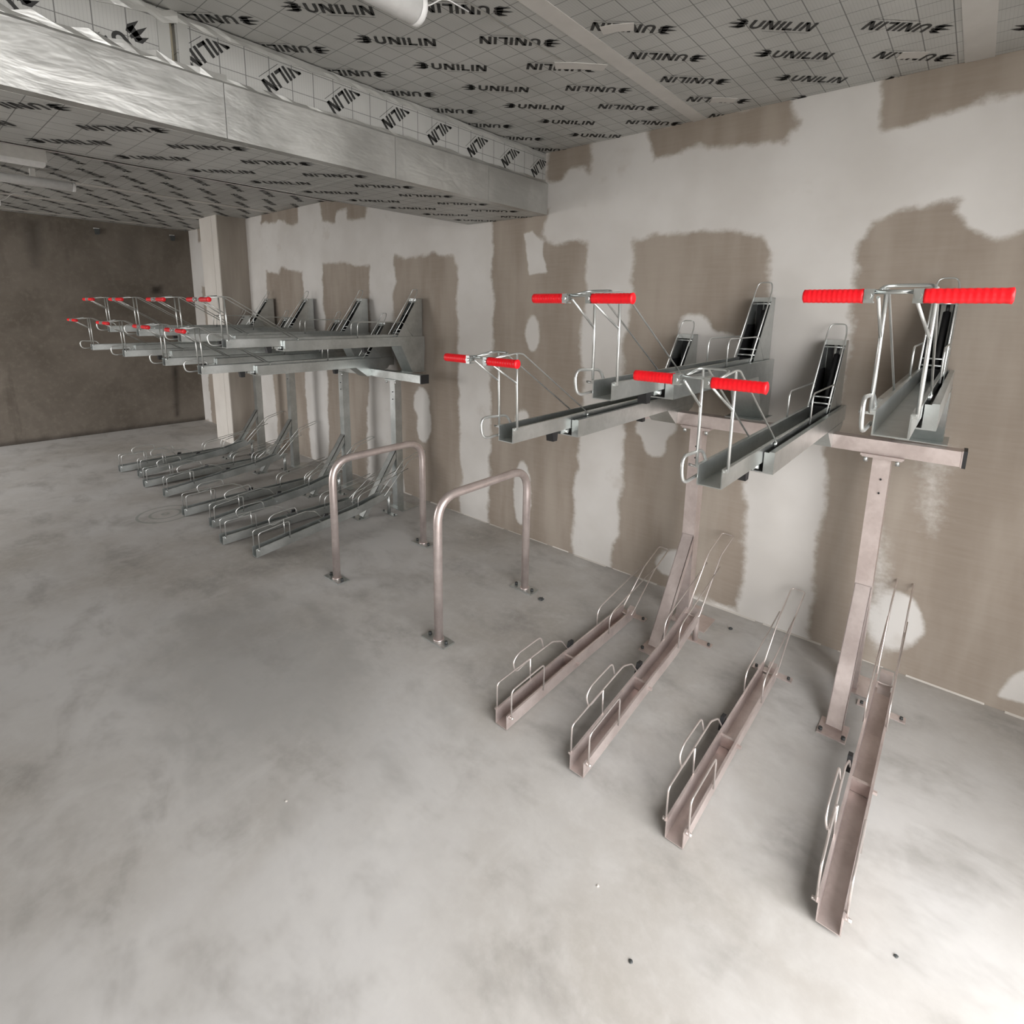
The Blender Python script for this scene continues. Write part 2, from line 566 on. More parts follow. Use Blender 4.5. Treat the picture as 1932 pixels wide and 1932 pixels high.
# concrete wall at the far end, marks traced
ny2, nz2 = 200, 90
gy, gz2 = np.linspace(YF, WY, ny2), np.linspace(0, ZC + 0.03, nz2)
Y2, Z2 = np.meshgrid(gy, gz2, indexing='ij')
mark = np.zeros_like(Y2)


def mark_at(poly, val, feather):
    global mark
    sd = poly_sd(Y2, Z2, poly) + fbm(Y2 * 9, Z2 * 9, 11) * 0.02
    mark = np.maximum(mark, val * np.clip(sd / feather * 0.5 + 0.5, 0, 1))


YZ = lambda px, py: tuple(on_x(px, py, XB)[[1, 2]])
mark_at([YZ(52, 420), YZ(70, 420), YZ(74, 470), YZ(66, 500), YZ(56, 470)], 0.75, 0.08)
mark_at([YZ(286, 540), YZ(304, 540), YZ(304, 554), YZ(286, 554)], 0.9, 0.03)
mark_at([YZ(325, 690), YZ(335, 690), YZ(337, 785), YZ(333, 785)], 0.85, 0.03)
mark_at([YZ(94, 404), YZ(97, 404), YZ(98, 432), YZ(96, 432)], 0.9, 0.02)
mark_at([YZ(240, 440), YZ(255, 440), YZ(250, 500), YZ(244, 500)], 0.4, 0.12)
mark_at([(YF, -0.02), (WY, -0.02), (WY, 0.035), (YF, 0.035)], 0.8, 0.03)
v2 = np.stack([np.full_like(Y2, XB), Y2, Z2], -1).reshape(-1, 3)
I = np.arange(ny2 * nz2).reshape(ny2, nz2)
q2 = np.stack([I[:-1, :-1], I[1:, :-1], I[1:, 1:], I[:-1, 1:]], -1).reshape(-1, 4)
me = bpy.data.meshes.new('wall_back')
nb = len(v2)
me.from_pydata([tuple(v) for v in v2] + [(XB - 0.2, YF, 0), (XB - 0.2, WY, 0), (XB - 0.2, WY, ZC + 0.03), (XB - 0.2, YF, ZC + 0.03)], [], [tuple(q) for q in q2] + [(nb, nb + 3, nb + 2, nb + 1)])
at = me.attributes.new('mark', 'FLOAT', 'POINT')
at.data.foreach_set('value', np.concatenate([mark.reshape(-1), np.zeros(4)]).astype(np.float32))
o = link('wall_back', me, 'concrete', kind='structure')
tag(o, 'dark stained cast concrete wall at the far end', 'wall')

# walls behind and beside the camera, each with an opening to the outside
mb = MB()
mb.box(XR, XR + 0.2, YF, DOOR[0], 0, ZC + 0.03).box(XR, XR + 0.2, DOOR[1], WY + 0.2, 0, ZC + 0.03).box(XR, XR + 0.2, DOOR[0], DOOR[1], DOOR[2], ZC + 0.03)
o = mb.obj('wall_near', 'filler', kind='structure')
tag(o, 'plastered end wall with a wide open doorway', 'wall')
mb = MB()
mb.box(XB, GATE[0], YF - 0.2, YF, 0, ZC + 0.03).box(GATE[1], XR + 0.2, YF - 0.2, YF, 0, ZC + 0.03).box(GATE[0], GATE[1], YF - 0.2, YF, GATE[2], ZC + 0.03)
o = mb.obj('wall_front', 'filler', kind='structure')
tag(o, 'plastered wall behind the viewer with an open gateway', 'wall')

# boxed-in pilaster against the long wall
pil = MB().box(-7.05, -6.585, 2.595, WY, 0, ZC).obj('trim_1', 'board_side', kind='structure')
tag(pil, 'boxed pilaster with pale front and brown side on the far wall', 'pilaster')
MB().box(-7.055, -6.72, 2.583, 2.594, 0.0, ZC).obj('front_panel', 'filler', pil)
MB().box(-6.715, -6.58, 2.583, 2.594, 0.0, ZC).obj('front_panel', 'filler', pil)
# skirting of dust and filler where the long wall meets the floor
sk = MB()
x = XB
while x < XR - 0.05:
    w = random.uniform(0.08, 0.3)
    hgt = random.uniform(0.002, 0.006)
    sk.prism([(WY - random.uniform(0.004, 0.014), 0), (WY, 0), (WY, hgt)], 'x', x, min(x + w, XR))
    x += w + random.uniform(0, 0.1)
o = sk.obj('baseboard_right', 'filler', kind='structure')
tag(o, 'thin line of dried filler along the foot of the long wall', 'filler')

# ------------------------------------------------------------------ printed insulation boards
CELL = 0.0928


def word_shapes():
    """the printed word and its three-pronged mark, centred, about 0.305 m long, cap height 0.056"""
    H, S = 0.056, 0.0115
    out = []
    x = -0.070

    def quad(x0, x1, y0, y1):
        out.append([(x0, y0), (x1, y0), (x1, y1), (x0, y1)])

    def U(x, w):
        r = w / 2
        quad(x, x + S, r, H)
        quad(x + w - S, x + w, r, H)
        n = 8
        for k in range(n):
            a, b = math.pi + math.pi * k / n, math.pi + math.pi * (k + 1) / n
            out.append([(x + r + r * math.cos(a), r + r * math.sin(a)), (x + r + r * math.cos(b), r + r * math.sin(b)),
                        (x + r + (r - S) * math.cos(b), r + (r - S) * math.sin(b)), (x + r + (r - S) * math.cos(a), r + (r - S) * math.sin(a))])

    def N(x, w):
        quad(x, x + S, 0, H)
        quad(x + w - S, x + w, 0, H)
        out.append([(x + w - S * 1.3, 0), (x + w, 0), (x + S * 1.3, H), (x, H)])

    g = 0.0085
    U(x, 0.042)
    x += 0.042 + g
    N(x, 0.044)
    x += 0.044 + g
    quad(x, x + S, 0, H)
    x += S + g
    quad(x, x + S, 0, H)
    quad(x, x + 0.034, 0, S)
    x += 0.034 + g * 0.7
    quad(x, x + S, 0, H)
    x += S + g
    N(x, 0.044)
    x += 0.044
    quad(-0.01, x, -0.0135, -0.0118)
    # mark: three swept prongs joined by a waist
    x0 = -0.152
    out.append([(x0 + 0.018, 0.055), (x0 + 0.062, 0.036), (x0 + 0.066, 0.046), (x0 + 0.050, 0.060)])
    out.append([(x0, 0.030), (x0 + 0.034, 0.024), (x0 + 0.068, 0.026), (x0 + 0.070, 0.036), (x0 + 0.034, 0.038)])
    out.append([(x0 + 0.010, 0.006), (x0 + 0.050, 0.000), (x0 + 0.068, 0.012), (x0 + 0.064, 0.024), (x0 + 0.040, 0.016)])
    out.append([(x0 + 0.036, 0.008), (x0 + 0.060, 0.008), (x0 + 0.056, 0.050), (x0 + 0.040, 0.050)])
    off = x / 2 - 0.076
    return [[(a - off, b - H / 2) for a, b in q] for q in out]


WORD = word_shapes()


def clip_poly(poly, u0, u1, v0, v1):
    for ax, lim, sgn in ((0, u0, 1), (0, u1, -1), (1, v0, 1), (1, v1, -1)):
        out = []
        for i in range(len(poly)):
            a, b = poly[i], poly[(i + 1) % len(poly)]
            da, db = (a[ax] - lim) * sgn, (b[ax] - lim) * sgn
            if da >= 0:
                out.append(a)
            if da * db < 0:
                t = da / (da - db)
                out.append((a[0] + (b[0] - a[0]) * t, a[1] + (b[1] - a[1]) * t))
        poly = out
        if len(poly) < 3:
            return []
    return poly


def board(parent, O, U, V, rect, words, thick=0.04, inset=(0.0, 0.0), name='insulation_board'):
    """a foil-faced board lying in the plane O + u U + v V; its face looks along U x V"""
    O, U, V = (np.array(q, float) for q in (O, U, V))
    Nn = np.cross(U, V)
    u0, u1, v0, v1 = rect
    P = lambda u, v, h=0.0: tuple(O + u * U + v * V + h * Nn)
    b = 0.003
    vs = [P(u0, v0, -b), P(u1, v0, -b), P(u1, v1, -b), P(u0, v1, -b), P(u0 + b, v0 + b), P(u1 - b, v0 + b), P(u1 - b, v1 - b), P(u0 + b, v1 - b),
          P(u0, v0, -thick), P(u1, v0, -thick), P(u1, v1, -thick), P(u0, v1, -thick)]
    uv2 = [(u0, v0), (u1, v0), (u1, v1), (u0, v1)] * 3
    fs = [(4, 5, 6, 7), (0, 1, 5, 4), (1, 2, 6, 5), (2, 3, 7, 6), (3, 0, 4, 7), (8, 9, 1, 0), (9, 10, 2, 1), (10, 11, 3, 2), (11, 8, 0, 3), (11, 10, 9, 8)]
    me = bpy.data.meshes.new(name)
    me.from_pydata(vs, [], fs)
    ul = me.uv_layers.new(name='grid')
    for lp in me.loops:
        ul.data[lp.index].uv = (uv2[lp.vertex_index][0] / CELL, uv2[lp.vertex_index][1] / CELL)
    o = link(name, me, 'foil_board', parent)
    mb = MB()
    for (u, v, ang, flip, *sc) in words:
        k_ = sc[0] if sc else 1.0
        if flip:
            ang += math.pi
        ca, sa = math.cos(ang), math.sin(ang)
        for q in WORD:
            pl = clip_poly([(u + k_ * (a * ca - c * sa), v + k_ * (a * sa + c * ca)) for a, c in q], u0, u1, v0 + inset[0], v1 - inset[1])
            if pl:
                mb.add([P(a, c, 0.0012) for a, c in pl], [tuple(range(len(pl)))])
    if mb.v:
        me2 = bpy.data.meshes.new('printed_lettering')
        me2.from_pydata(mb.v, [], mb.f)
        link('printed_lettering', me2, 'print', o)
    return o


slab = MB().box(XB - 0.2, XR + 0.2, YF - 0.2, WY + 0.2, ZC + 0.045, ZC + 0.25).obj('ceiling', 'concrete', kind='structure')
tag(slab, 'ceiling lined with silver printed insulation boards', 'ceiling')
# near ceiling: u runs along the long wall reversed so that u x v points down
XJ = [-2.335, -1.2265, -0.124, XR]
TH = math.radians(43.5)
COLS = {0: ((-2.165, 0.065, 1), (-1.796, 0.0, 0), (-1.428, 0.022, 1)), 1: ((-1.052, 0.198, 1), (-0.675, 0.194, 0), (-0.312, 0.222, 1)), 2: ((0.075, 0.258, 0), (0.44, 0.1, 1), (0.81, 0.1, 0))}
YJ = [YF, -1.2, 0.36, WY]
for i in range(3):
    for j in range(3):
        y0, y1 = YJ[j] + 0.002, YJ[j + 1] - 0.002
        words = []
        for cxw, ph, flip in COLS[i]:
            k = math.floor((y0 - 0.2) / 0.2785)
            while k * 0.2785 + ph < y1 + 0.2:
                # plane axes: U = +x, V = -y  (U x V = -z)
                words.append((cxw, -(k * 0.2785 + ph), -TH, flip))
                k += 1
        board(slab, (0, 0, ZC), (1, 0, 0), (0, -1, 0), (XJ[i] + 0.002, XJ[i + 1] - 0.002, -y1, -y0), words)
for xj, w in ((-1.2265, 0.036), (-0.124, 0.045)):
    MB().box(xj - w, xj + w, YF, WY - 0.002, ZC - 0.0026, ZC - 0.0004).obj('joint_tape', 'tape', slab)
MB().box(-1.4, -1.392, 1.35, 1.9, ZC - 0.0024, ZC - 0.0008).obj('tape_scrap', 'foil', slab)
for px, py, w, l, a in ((1095, 124, 0.032, 0.11, 0.75), (1165, 52, 0.03, 0.06, 0.4), (1365, 188, 0.03, 0.06, 0.7), (1722, 103, 0.03, 0.05, 0.6)):
    q = on_z(px, py, ZC)
    c, s = math.cos(a), math.sin(a)
    pts = [(q[0] + u * c - v * s, q[1] + u * s + v * c) for u, v in ((-l, -w * 0.8), (-l * 0.3, -w), (l, -w * 0.7), (l * 0.9, w), (0, w * 0.8), (-l * 0.9, w))]
    MB().prism(pts, 'z', ZC - 0.003, ZC - 0.0005).obj('tape_scrap', 'tape', slab)

# far ceiling: same boards turned the other way, so the print runs across
XJF = [-4.78, -5.90, -7.02, -8.14, XB]
for i in range(4):
    xa, xb = XJF[i + 1] + 0.002, XJF[i] - 0.002
    for j in range(3):
        y0, y1 = YJ[j] + 0.35 + 0.002, (YJ[j + 1] + 0.35 if j < 2 else WY) - 0.002
        if j == 0:
            y0 = YF
        words = []
        kx = 0
        cxw = xa + 0.19
        while cxw < xb + 0.1:
            k = math.floor((y0 - 0.2) / 0.2785)
            while k * 0.2785 < y1 + 0.2:
                words.append((cxw, -(k * 0.2785 + 0.09 * kx), TH, kx % 2))
                k += 1
            cxw += 0.37
            kx += 1
        board(slab, (0, 0, ZC), (1, 0, 0), (0, -1, 0), (xa, xb, -y1, -y0), words)
for xj in XJF[1:4]:
    MB().box(xj - 0.05, xj + 0.05, YF, WY - 0.002, ZC - 0.0026, ZC - 0.0004).obj('joint_tape', 'tape', slab)

# downstand beam: upright near face, flat soffit, long sloping back
XF, ZB, ZS = -2.224, 2.258, 2.442
beam = MB().prism([(XF - 0.03, ZC + 0.04), (XF - 0.03, ZB + 0.02), (-2.90, ZB + 0.02), (-4.74, ZC + 0.02), (-4.74, ZC + 0.04)], 'y', YF + 0.001, WY - 0.002).obj('trim_2', 'core', kind='structure')
tag(beam, 'deep ceiling beam wrapped in foil and printed boards', 'beam')
# near face boards: plane x = XF, U = +y, V = +z, facing +x
zt = ZC - 0.004
w1 = [(0.822 + 0.1525 * 0.749 + 0.2785 * k, 2.487 + 0.1525 * 0.6626, math.radians(41.5), 1) for k in range(0, 9)]
board(beam, (XF, 0, 0), (0, 1, 0), (0, 0, 1), (0.79, WY - 0.004, ZS, zt), w1, 0.03, (0.02, 0.045))
w2 = [(0.588 - 0.2785 * k, 2.452, math.radians(41.5), 1) for k in range(-1, 14)]
board(beam, (XF, 0, 0), (0, 1, 0), (0, 0, 1), (YF, 0.775, ZS, zt), w2, 0.03, (0.035, 0.015))
# bottom foil-wrapped edge stands a little proud
seg_y = [YF, -1.0, 0.15, 0.93, 1.7, 2.35, WY - 0.003]
for a, b in zip(seg_y[:-1], seg_y[1:]):
    MB().prism([(XF + 0.022, ZB), (XF + 0.022, ZS + 0.004), (XF + 0.008, ZS + 0.016), (XF - 0.02, ZS + 0.016), (XF - 0.03, ZB)], 'y', a, b - 0.002).obj('foil_wrap', 'foil', beam)


def ragged_strip(name, y0, y1, zc, hw, x, parent, mat='foil', amp=0.010):
    n = max(4, int((y1 - y0) / 0.045))
    top = [(y0 + (y1 - y0) * i / n, zc + hw + random.uniform(-amp, amp)) for i in range(n + 1)]
    bot = [(y0 + (y1 - y0) * i / n, zc - hw + random.uniform(-amp, amp)) for i in range(n + 1)]
    vs, fs = [], []
    for i in range(n + 1):
        vs += [(x + random.uniform(0, 0.004), top[i][0], top[i][1]), (x + 0.001 + random.uniform(0, 0.006), top[i][0], (top[i][1] + bot[i][1]) / 2), (x + random.uniform(0, 0.004), bot[i][0], bot[i][1]),
               (x - 0.002, top[i][0], top[i][1]), (x - 0.002, bot[i][0], bot[i][1])]
    for i in range(n):
        a, b = i * 5, i * 5 + 5
        fs += [(a, a + 1, b + 1, b), (a + 1, a + 2, b + 2, b + 1), (a + 3, a, b, b + 3), (a + 2, a + 4, b + 4, b + 2), (a + 4, a + 3, b + 3, b + 4)]
    e = n * 5
    fs += [(0, 3, 4, 2, 1), (e, e + 1, e + 2, e + 4, e + 3)]
    mb = MB().add(vs, fs)
    return mb.obj(name, mat, parent)


ragged_strip('foil_tape', YF, 0.95, ZS + 0.018, 0.022, XF + 0.003, beam, 'foil', 0.012)
ragged_strip('foil_tape', 0.9, WY - 0.01, ZS + 0.012, 0.016, XF + 0.003, beam, 'foil', 0.005)
ragged_strip('foil_tape', YF, 0.80, zt - 0.020, 0.022, XF + 0.003, beam, 'foil', 0.012)
ragged_strip('foil_tape', 0.79, WY - 0.01, zt - 0.014, 0.014, XF + 0.001, beam, 'tape_dull', 0.003)
for y0, y1 in ((0.735, 0.772), (0.795, 0.83)):
    MB().box(XF + 0.001, XF + 0.003, y0, y1, ZS + 0.02, zt - 0.01).obj('foil_tape', 'tape_dull', beam)
# flat soffit and sloping back, boarded; slope runs from (-2.916, ZB) to (-4.78, ZC)
SB = [YF, -1.3, -0.2, 1.55, WY - 0.003]
for a, b in zip(SB[:-1], SB[1:]):
    words = []
    for ku, uu in enumerate((-2.75, -2.38)):
        k = math.floor((a - 0.2) / 0.2785)
        while k * 0.2785 < b + 0.2:
            words.append((uu, -(k * 0.2785 + 0.1 * ku), -TH, ku % 2))
            k += 1
    board(beam, (0, 0, ZB), (1, 0, 0), (0, -1, 0), (-2.916, XF - 0.032, -b + 0.002, -a), words, 0.018)
dx, dz = -4.78 + 2.916, ZC - ZB
Ls = math.hypot(dx, dz)
Us = (-dx / Ls, 0, -dz / Ls)     # up-slope reversed: U points back towards the near face
for a, b in zip(SB[:-1], SB[1:]):
    for u0, u1 in ((0.0, 0.93), (0.934, Ls)):
        words = []
        ku = 0
        uu = 0.16
        while uu < Ls + 0.1:
            k = math.floor((a - 0.2) / 0.2785)
            while k * 0.2785 < b + 0.2:
                words.append((-uu, -(k * 0.2785 + 0.07 * ku), -TH, ku % 2))
                k += 1
            uu += 0.37
            ku += 1
        board(beam, (-2.916, 0, ZB), Us, (0, -1, 0), (-u1, -u0, -b + 0.002, -a), words, 0.018)
MB().add([(-4.70, YF, ZC - 0.0225), (-4.83, YF, ZC - 0.003), (-4.83, WY - 0.004, ZC - 0.003), (-4.70, WY - 0.004, ZC - 0.0225), (-4.78, YF, ZC + 0.01), (-4.78, WY - 0.004, ZC + 0.01)],
         [(0, 3, 2, 1), (0, 1, 4), (3, 5, 2), (1, 2, 5, 4), (0, 4, 5, 3)]).obj('joint_tape', 'tape', beam)
for a in SB[1:-1]:
    pts = []
    for u in (0.0, Ls):
        for dy in (-0.02, 0.02):
            pts.append((-2.916 - Us[0] * u, a + dy, ZB - Us[2] * u - 0.0022))
    MB().add(pts + [(q[0], q[1], q[2] + 0.002) for q in pts], [(0, 1, 3, 2), (4, 6, 7, 5), (0, 4, 5, 1), (2, 3, 7, 6), (0, 2, 6, 4), (1, 5, 7, 3)]).obj('joint_tape', 'tape', beam)


# ------------------------------------------------------------------ two-tier rack: upper tray (local: x across, y along, z up; origin at tip, channel underside)
def make_tray():
    """returns {name: [(mesh, material)]} for one tray"""
    out = []
    S0, S1, HW = 0.351, 1.53, 0.066
    mb = MB()
    t = 0.004
    # outer carrier channel: bottom, two sides, inward lips, front flanges
    mb.box(-HW, HW, S0, S1, -0.033, -0.029)
    for s in (-1, 1):
        xa, xb = sorted((s * HW, s * (HW - t)))
        mb.box(xa, xb, S0, S1, -0.029, 0.033)
        xa, xb = sorted((s * HW, s * (HW - 0.016)))
        mb.box(xa, xb, S0, S1, 0.033, 0.036)
        xa, xb = sorted((s * (HW - t), s * (HW - 0.030)))
        mb.box(xa, xb, S0, S0 + t, -0.029, 0.033)
    mb.box(-HW, HW, S1 - t, S1, -0.029, 0.033)
    root = mb.mesh('upper_tray')
    # sliding wheel channel
    mb = MB()
    channel(mb, [(0.0, 0.0), (1.30, 0.0)], 0.066, 0.054, 0.003, 0.006)
    out.append(('slide_channel', mb.mesh('slide_channel'), 'steel'))
    for s in (-1, 1):
        x = s * 0.041
        mb = MB()
        # bent rod: foot, upright, top rail back, long stay down
        mb.tube([(x, 0.012, 0.046), (x, 0.004, 0.307)], 0.0042, 8)
        mb.box(min(x, x - s * 0.010), max(x, x - s * 0.010), 0.006, 0.018, 0.044, 0.055)
        mb.tube([(x, -0.115, 0.297), (x, 0.0, 0.309), (x, 0.035, 0.306), (x, 0.455, 0.048)], 0.0028, 8, 0.012)
        mb.tube([(x, 0.006, 0.208), (x * 0.7 - 0.012, -0.112, 0.287)], 0.0032, 8)
        mb.tube([(x, 0.455, 0.048), (x * 0.9, 0.455, 0.03)], 0.0045, 8)
        out.append(('support_rod', mb.mesh('support_rod'), 'wire'))
    mb = MB()
    mb.tube([(-0.041, -0.112, 0.297), (-0.041, -0.03, 0.312), (0.041, -0.03, 0.312), (0.041, -0.112, 0.297)], 0.0035, 8, 0.025)
    for xa, xb in ((-0.062, -0.046), (0.014, 0.029)):
        mb.box(xa, xb, -0.131, -0.128, 0.276, 0.302)
        mb.box(xa, xb, -0.131, -0.096, 0.299, 0.302)
        mb.box(xa, xb, -0.131, -0.110, 0.276, 0.279)
    for xa in (-0.054, 0.022):
        mb.tube([(xa, -0.136, 0.289), (xa, -0.104, 0.289)], 0.006, 6)
    mb.tube([(-0.16, -0.12, 0.289), (-0.05, -0.12, 0.289)], 0.008, 10)
    mb.tube([(0.018, -0.12, 0.289), (0.14, -0.12, 0.289)], 0.008, 10)
    mb.tube([(-0.05, -0.112, 0.297), (0.022, -0.112, 0.297)], 0.0042, 8)
    out.append(('grip_bracket', mb.mesh('grip_bracket'), 'steel'))
    for x0, x1 in ((-0.168, -0.062), (0.028, 0.150)):
        mb = MB()
        n = 44
        vs, fs, seg = [], [], 14
        prof = [(x0, 0.009), (x0 + 0.002, 0.0135)]
        for i in range(n):
            u = x0 + 0.006 + (x1 - x0 - 0.012) * i / (n - 1)
            prof.append((u, 0.0136 if (i // 2) % 2 else 0.0131))
        prof += [(x1 - 0.002, 0.0145), (x1, 0.010)]
        for u, r in prof:
            for k in range(seg):
                a = 2 * math.pi * k / seg
                vs.append((u, -0.12 + r * math.cos(a), 0.289 + r * math.sin(a)))
        for i in range(len(prof) - 1):
            for k in range(seg):
                l = (k + 1) % seg
                fs.append((i * seg + k, i * seg + l, (i + 1) * seg + l, (i + 1) * seg + k))
        fs += [tuple(range(seg)), tuple((len(prof) - 1) * seg + k for k in range(seg))]
        mb.add(vs, fs, True)
        out.append(('grip', mb.mesh('grip'), 'rubber_red'))
    mb = MB()
    mb.tube([(-0.040, 0.04, 0.020), (-0.044, -0.070, 0.014), (-0.046, -0.078, 0.090), (-0.044, 0.055, 0.082), (-0.039, 0.075, 0.045)], 0.0046, 8, 0.042)
    mb.tube([(-0.033, 0.012, 0.045), (-0.062, 0.012, 0.047)], 0.0035, 8)
    out.append(('pull_loop', mb.mesh('pull_loop'), 'wire'))
    for s in (-1, 1):
        x = s * 0.041
        mb = MB()
        mb.tube([(x, 0.915, 0.035), (x, 0.92, 0.152), (x, 1.33, 0.150), (x, 1.43, 0.035)], 0.0032, 8, 0.03)
        out.append(('wheel_guard', mb.mesh('wheel_guard'), 'wire'))
    # rear housing: two leaning side plates, back plate, cap, cross pins
    w = 0.043
    mb = MB()
    for s in (-1, 1):
        xa, xb = sorted((s * w, s * (w - 0.003)))
        mb.prism([(1.25, 0.0), (1.465, 0.318), (1.465, 0.335), (1.528, 0.335), (1.528, 0.0)], 'x', xa, xb)
    mb.box(-w, w, 1.525, 1.528, 0.0, 0.335)
    mb.box(-w, w, 1.463, 1.528, 0.332, 0.336)
    mb.box(-w + 0.003, w - 0.003, 1.463, 1.467, 0.314, 0.332)
    for y, z in ((1.30, 0.065), (1.325, 0.09), (1.452, 0.305)):
        mb.tube([(-w, y, z), (w, y, z)], 0.004, 8)
    out.append(('spring_housing', mb.mesh('spring_housing'), 'steel'))
    mb = MB()
    mb.tube([(0.008, 1.34, 0.02), (0.012, 1.47, 0.27)], 0.013, 10)
    mb.tube([(0.012, 1.47, 0.27), (0.012, 1.49, 0.31)], 0.006, 8)
    mb.box(-0.036, 0.036, 1.31, 1.52, -0.02, 0.05)  # this black box and the plates below stand in for shade inside the housing
    mb.prism([(1.285, 0.03), (1.40, 0.205), (1.515, 0.205), (1.515, 0.03)], 'x', -0.0395, -0.037)
    mb.prism([(1.285, 0.03), (1.475, 0.312), (1.515, 0.312), (1.515, 0.03)], 'x', 0.030, 0.0395)
    mb.box(-0.037, -0.012, 1.518, 1.524, 0.05, 0.325)
    out.append(('gas_spring_and_shade_liner', mb.mesh('gas_spring_and_shade_liner'), 'black'))
    mb = MB()
    mb.tube([(-0.038, 1.235, 0.03), (-0.038, 1.478, 0.37), (-0.030, 1.492, 0.408), (0.030, 1.492, 0.408), (0.038, 1.478, 0.37), (0.038, 1.235, 0.03)], 0.0034, 8, 0.022)
    out.append(('wheel_hoop', mb.mesh('wheel_hoop'), 'wire'))
    for y, x in ((0.27, 0.0), (1.0, 0.0)):
        mb = MB()
        z = -0.004 if y < 0.5 else -0.036
        mb.prism([(y - 0.018, z), (y + 0.018, z), (y + 0.014, z - 0.038), (y - 0.012, z - 0.038)], 'x', x - 0.016, x + 0.016)
        out.append(('stop_block', mb.mesh('stop_block'), 'black'))
    mb = MB()
    mb.box(-0.020, 0.020, 0.30, 0.36, -0.018, -0.003)
    mb.tube([(-0.028, 0.335, -0.012), (0.028, 0.335, -0.012)], 0.007, 8)
    out.append(('roller_block', mb.mesh('roller_block'), 'steel'))
    return root, out


TRAY_ROOT, TRAY_PARTS = make_tray()
TRAY_ROOT.materials.append(M['steel'])
for _, me_, mt_ in TRAY_PARTS:
    me_.materials.append(M[mt_])
# bracket under a raised tray and under a lower tray (heights relative to the tray origin)
mb = MB()
for s in (-1, 1):
    xa, xb = sorted((s * 0.068, s * 0.064))
    mb.prism([(1.29, -0.033), (1.53, -0.033), (1.52, -0.25), (1.40, -0.25)], 'x', xa, xb)
mb.prism([(1.29, -0.033), (1.294, -0.033), (1.404, -0.25), (1.400, -0.25)], 'x', -0.064, 0.064)
mb.box(-0.085, 0.085, 1.33, 1.525, -0.250, -0.246)
RISER = mb.mesh('riser_bracket')
RISER.materials.append(M['steel'])
mb = MB()
for s in (-1, 1):
    xa, xb = sorted((s * 0.068, s * 0.064))
    mb.prism([(1.15, -0.033), (1.48, -0.033), (1.46, -0.056), (1.26, -0.115)], 'x', xa, xb)
mb.prism([(1.15, -0.033), (1.155, -0.033), (1.265, -0.115), (1.26, -0.115)], 'x', -0.064, 0.064)
SADDLE = mb.mesh('saddle_bracket')
SADDLE.materials.append(M['steel'])


def place_tray(rack, x, y, z, high):
    t = link('upper_tray', TRAY_ROOT, None, rack, (x, y, z))
    for n, me, _ in TRAY_PARTS:
        link(n, me, None, t)
    link('riser_bracket' if high else 'saddle_bracket', RISER if high else SADDLE, None, t)
    return t


def make_rack(label, posts, trays, x0, x1, warm_lit):
    r = bpy.data.objects.new('bicycle_rack', None)
    COL.objects.link(r)
    r.empty_display_size = 0.1
    r.location = (0, 0, 0)
    tag(r, label, 'bicycle rack', 'two-tier bicycle racks along the wall')
    sm = 'steel_warm_lit' if warm_lit else 'steel'
    hd = MB()
    HZ0, HZ1, HY0, HY1 = 1.084, 1.144, 2.63, 2.70
    hd.box(x0, x1, HY0, HY1, HZ0, HZ1)
    for xe, s in ((x0, -1), (x1, 1)):
        hd.box(xe - 0.002, xe + 0.002, HY0 - 0.003, HY1 + 0.003, HZ0 - 0.003, HZ1 + 0.003)
    ho = hd.obj('header_beam', sm, r)
    for xe, s in ((x0, -1), (x1, 1)):
        a, b = sorted((xe + s * 0.002, xe + s * 0.014))
        MB().box(a, b, HY0 - 0.004, HY1 + 0.004, HZ0 - 0.004, HZ1 + 0.004).obj('end_cap', 'black', ho)
    for px in posts:
        po = MB()
        po.box(px - 0.032, px + 0.032, 2.635, 2.70, 0.006, 1.070)
        p = po.obj('post', sm, r)
        MB().box(px - 0.07, px + 0.07, 2.615, 2.715, 1.070, 1.076).box(px - 0.075, px + 0.075, 2.61, 2.715, 1.0765, 1.0835).obj('top_plate', sm, p)
        MB().box(px - 0.05, px + 0.14, 2.60, 2.76, 0.0, 0.006).obj('base_plate', sm, p)
        for bx in (px - 0.055, px + 0.055):
            MB().tube([(bx, 2.622, 1.050), (bx, 2.622, 1.070)], 0.009, 6).obj('bolt', 'wire', p)
        for bz in (0.92, 0.98):
            MB().tube([(px + 0.006, 2.628, bz), (px + 0.006, 2.636, bz)], 0.004, 6).obj('bolt', 'black', p)
        # slanted brace: channel from the post down to a foot plate
        y0, z0, y1, z1 = 2.632, 0.50, 2.30, 0.012
        br = MB()
        dy, dz = y1 - y0, z1 - z0
        ll = math.hypot(dy, dz)
        ny_, nz_ = dz / ll, -dy / ll
        th = 0.036
        front = [(y0, z0), (y1, z1), (y1 - ny_ * 0.004, z1 - nz_ * 0.004), (y0, z0 - 0.012)]
        br.prism(front, 'x', px - 0.030, px + 0.030)
        for s in (-1, 1):
            xa, xb = sorted((px + s * 0.030, px + s * 0.027))
            br.prism([(y0, z0), (y1, z1), (y1 + 0.042, z1 - 0.004), (y0, z0 - 0.075)], 'x', xa, xb)
        bo = br.obj('brace', sm, r)
        MB().box(px - 0.05, px + 0.05, 2.24, 2.35, 0.0, 0.006).obj('foot_plate', sm, bo)
        for bx in (px - 0.04, px + 0.04):
            MB().tube([(bx, 2.262, 0.006), (bx, 2.262, 0.016)], 0.008, 6).obj('bolt', 'dark_grey', bo)
    for (x, y, z, high) in trays:
        place_tray(r, x, y, z, high)
    return r


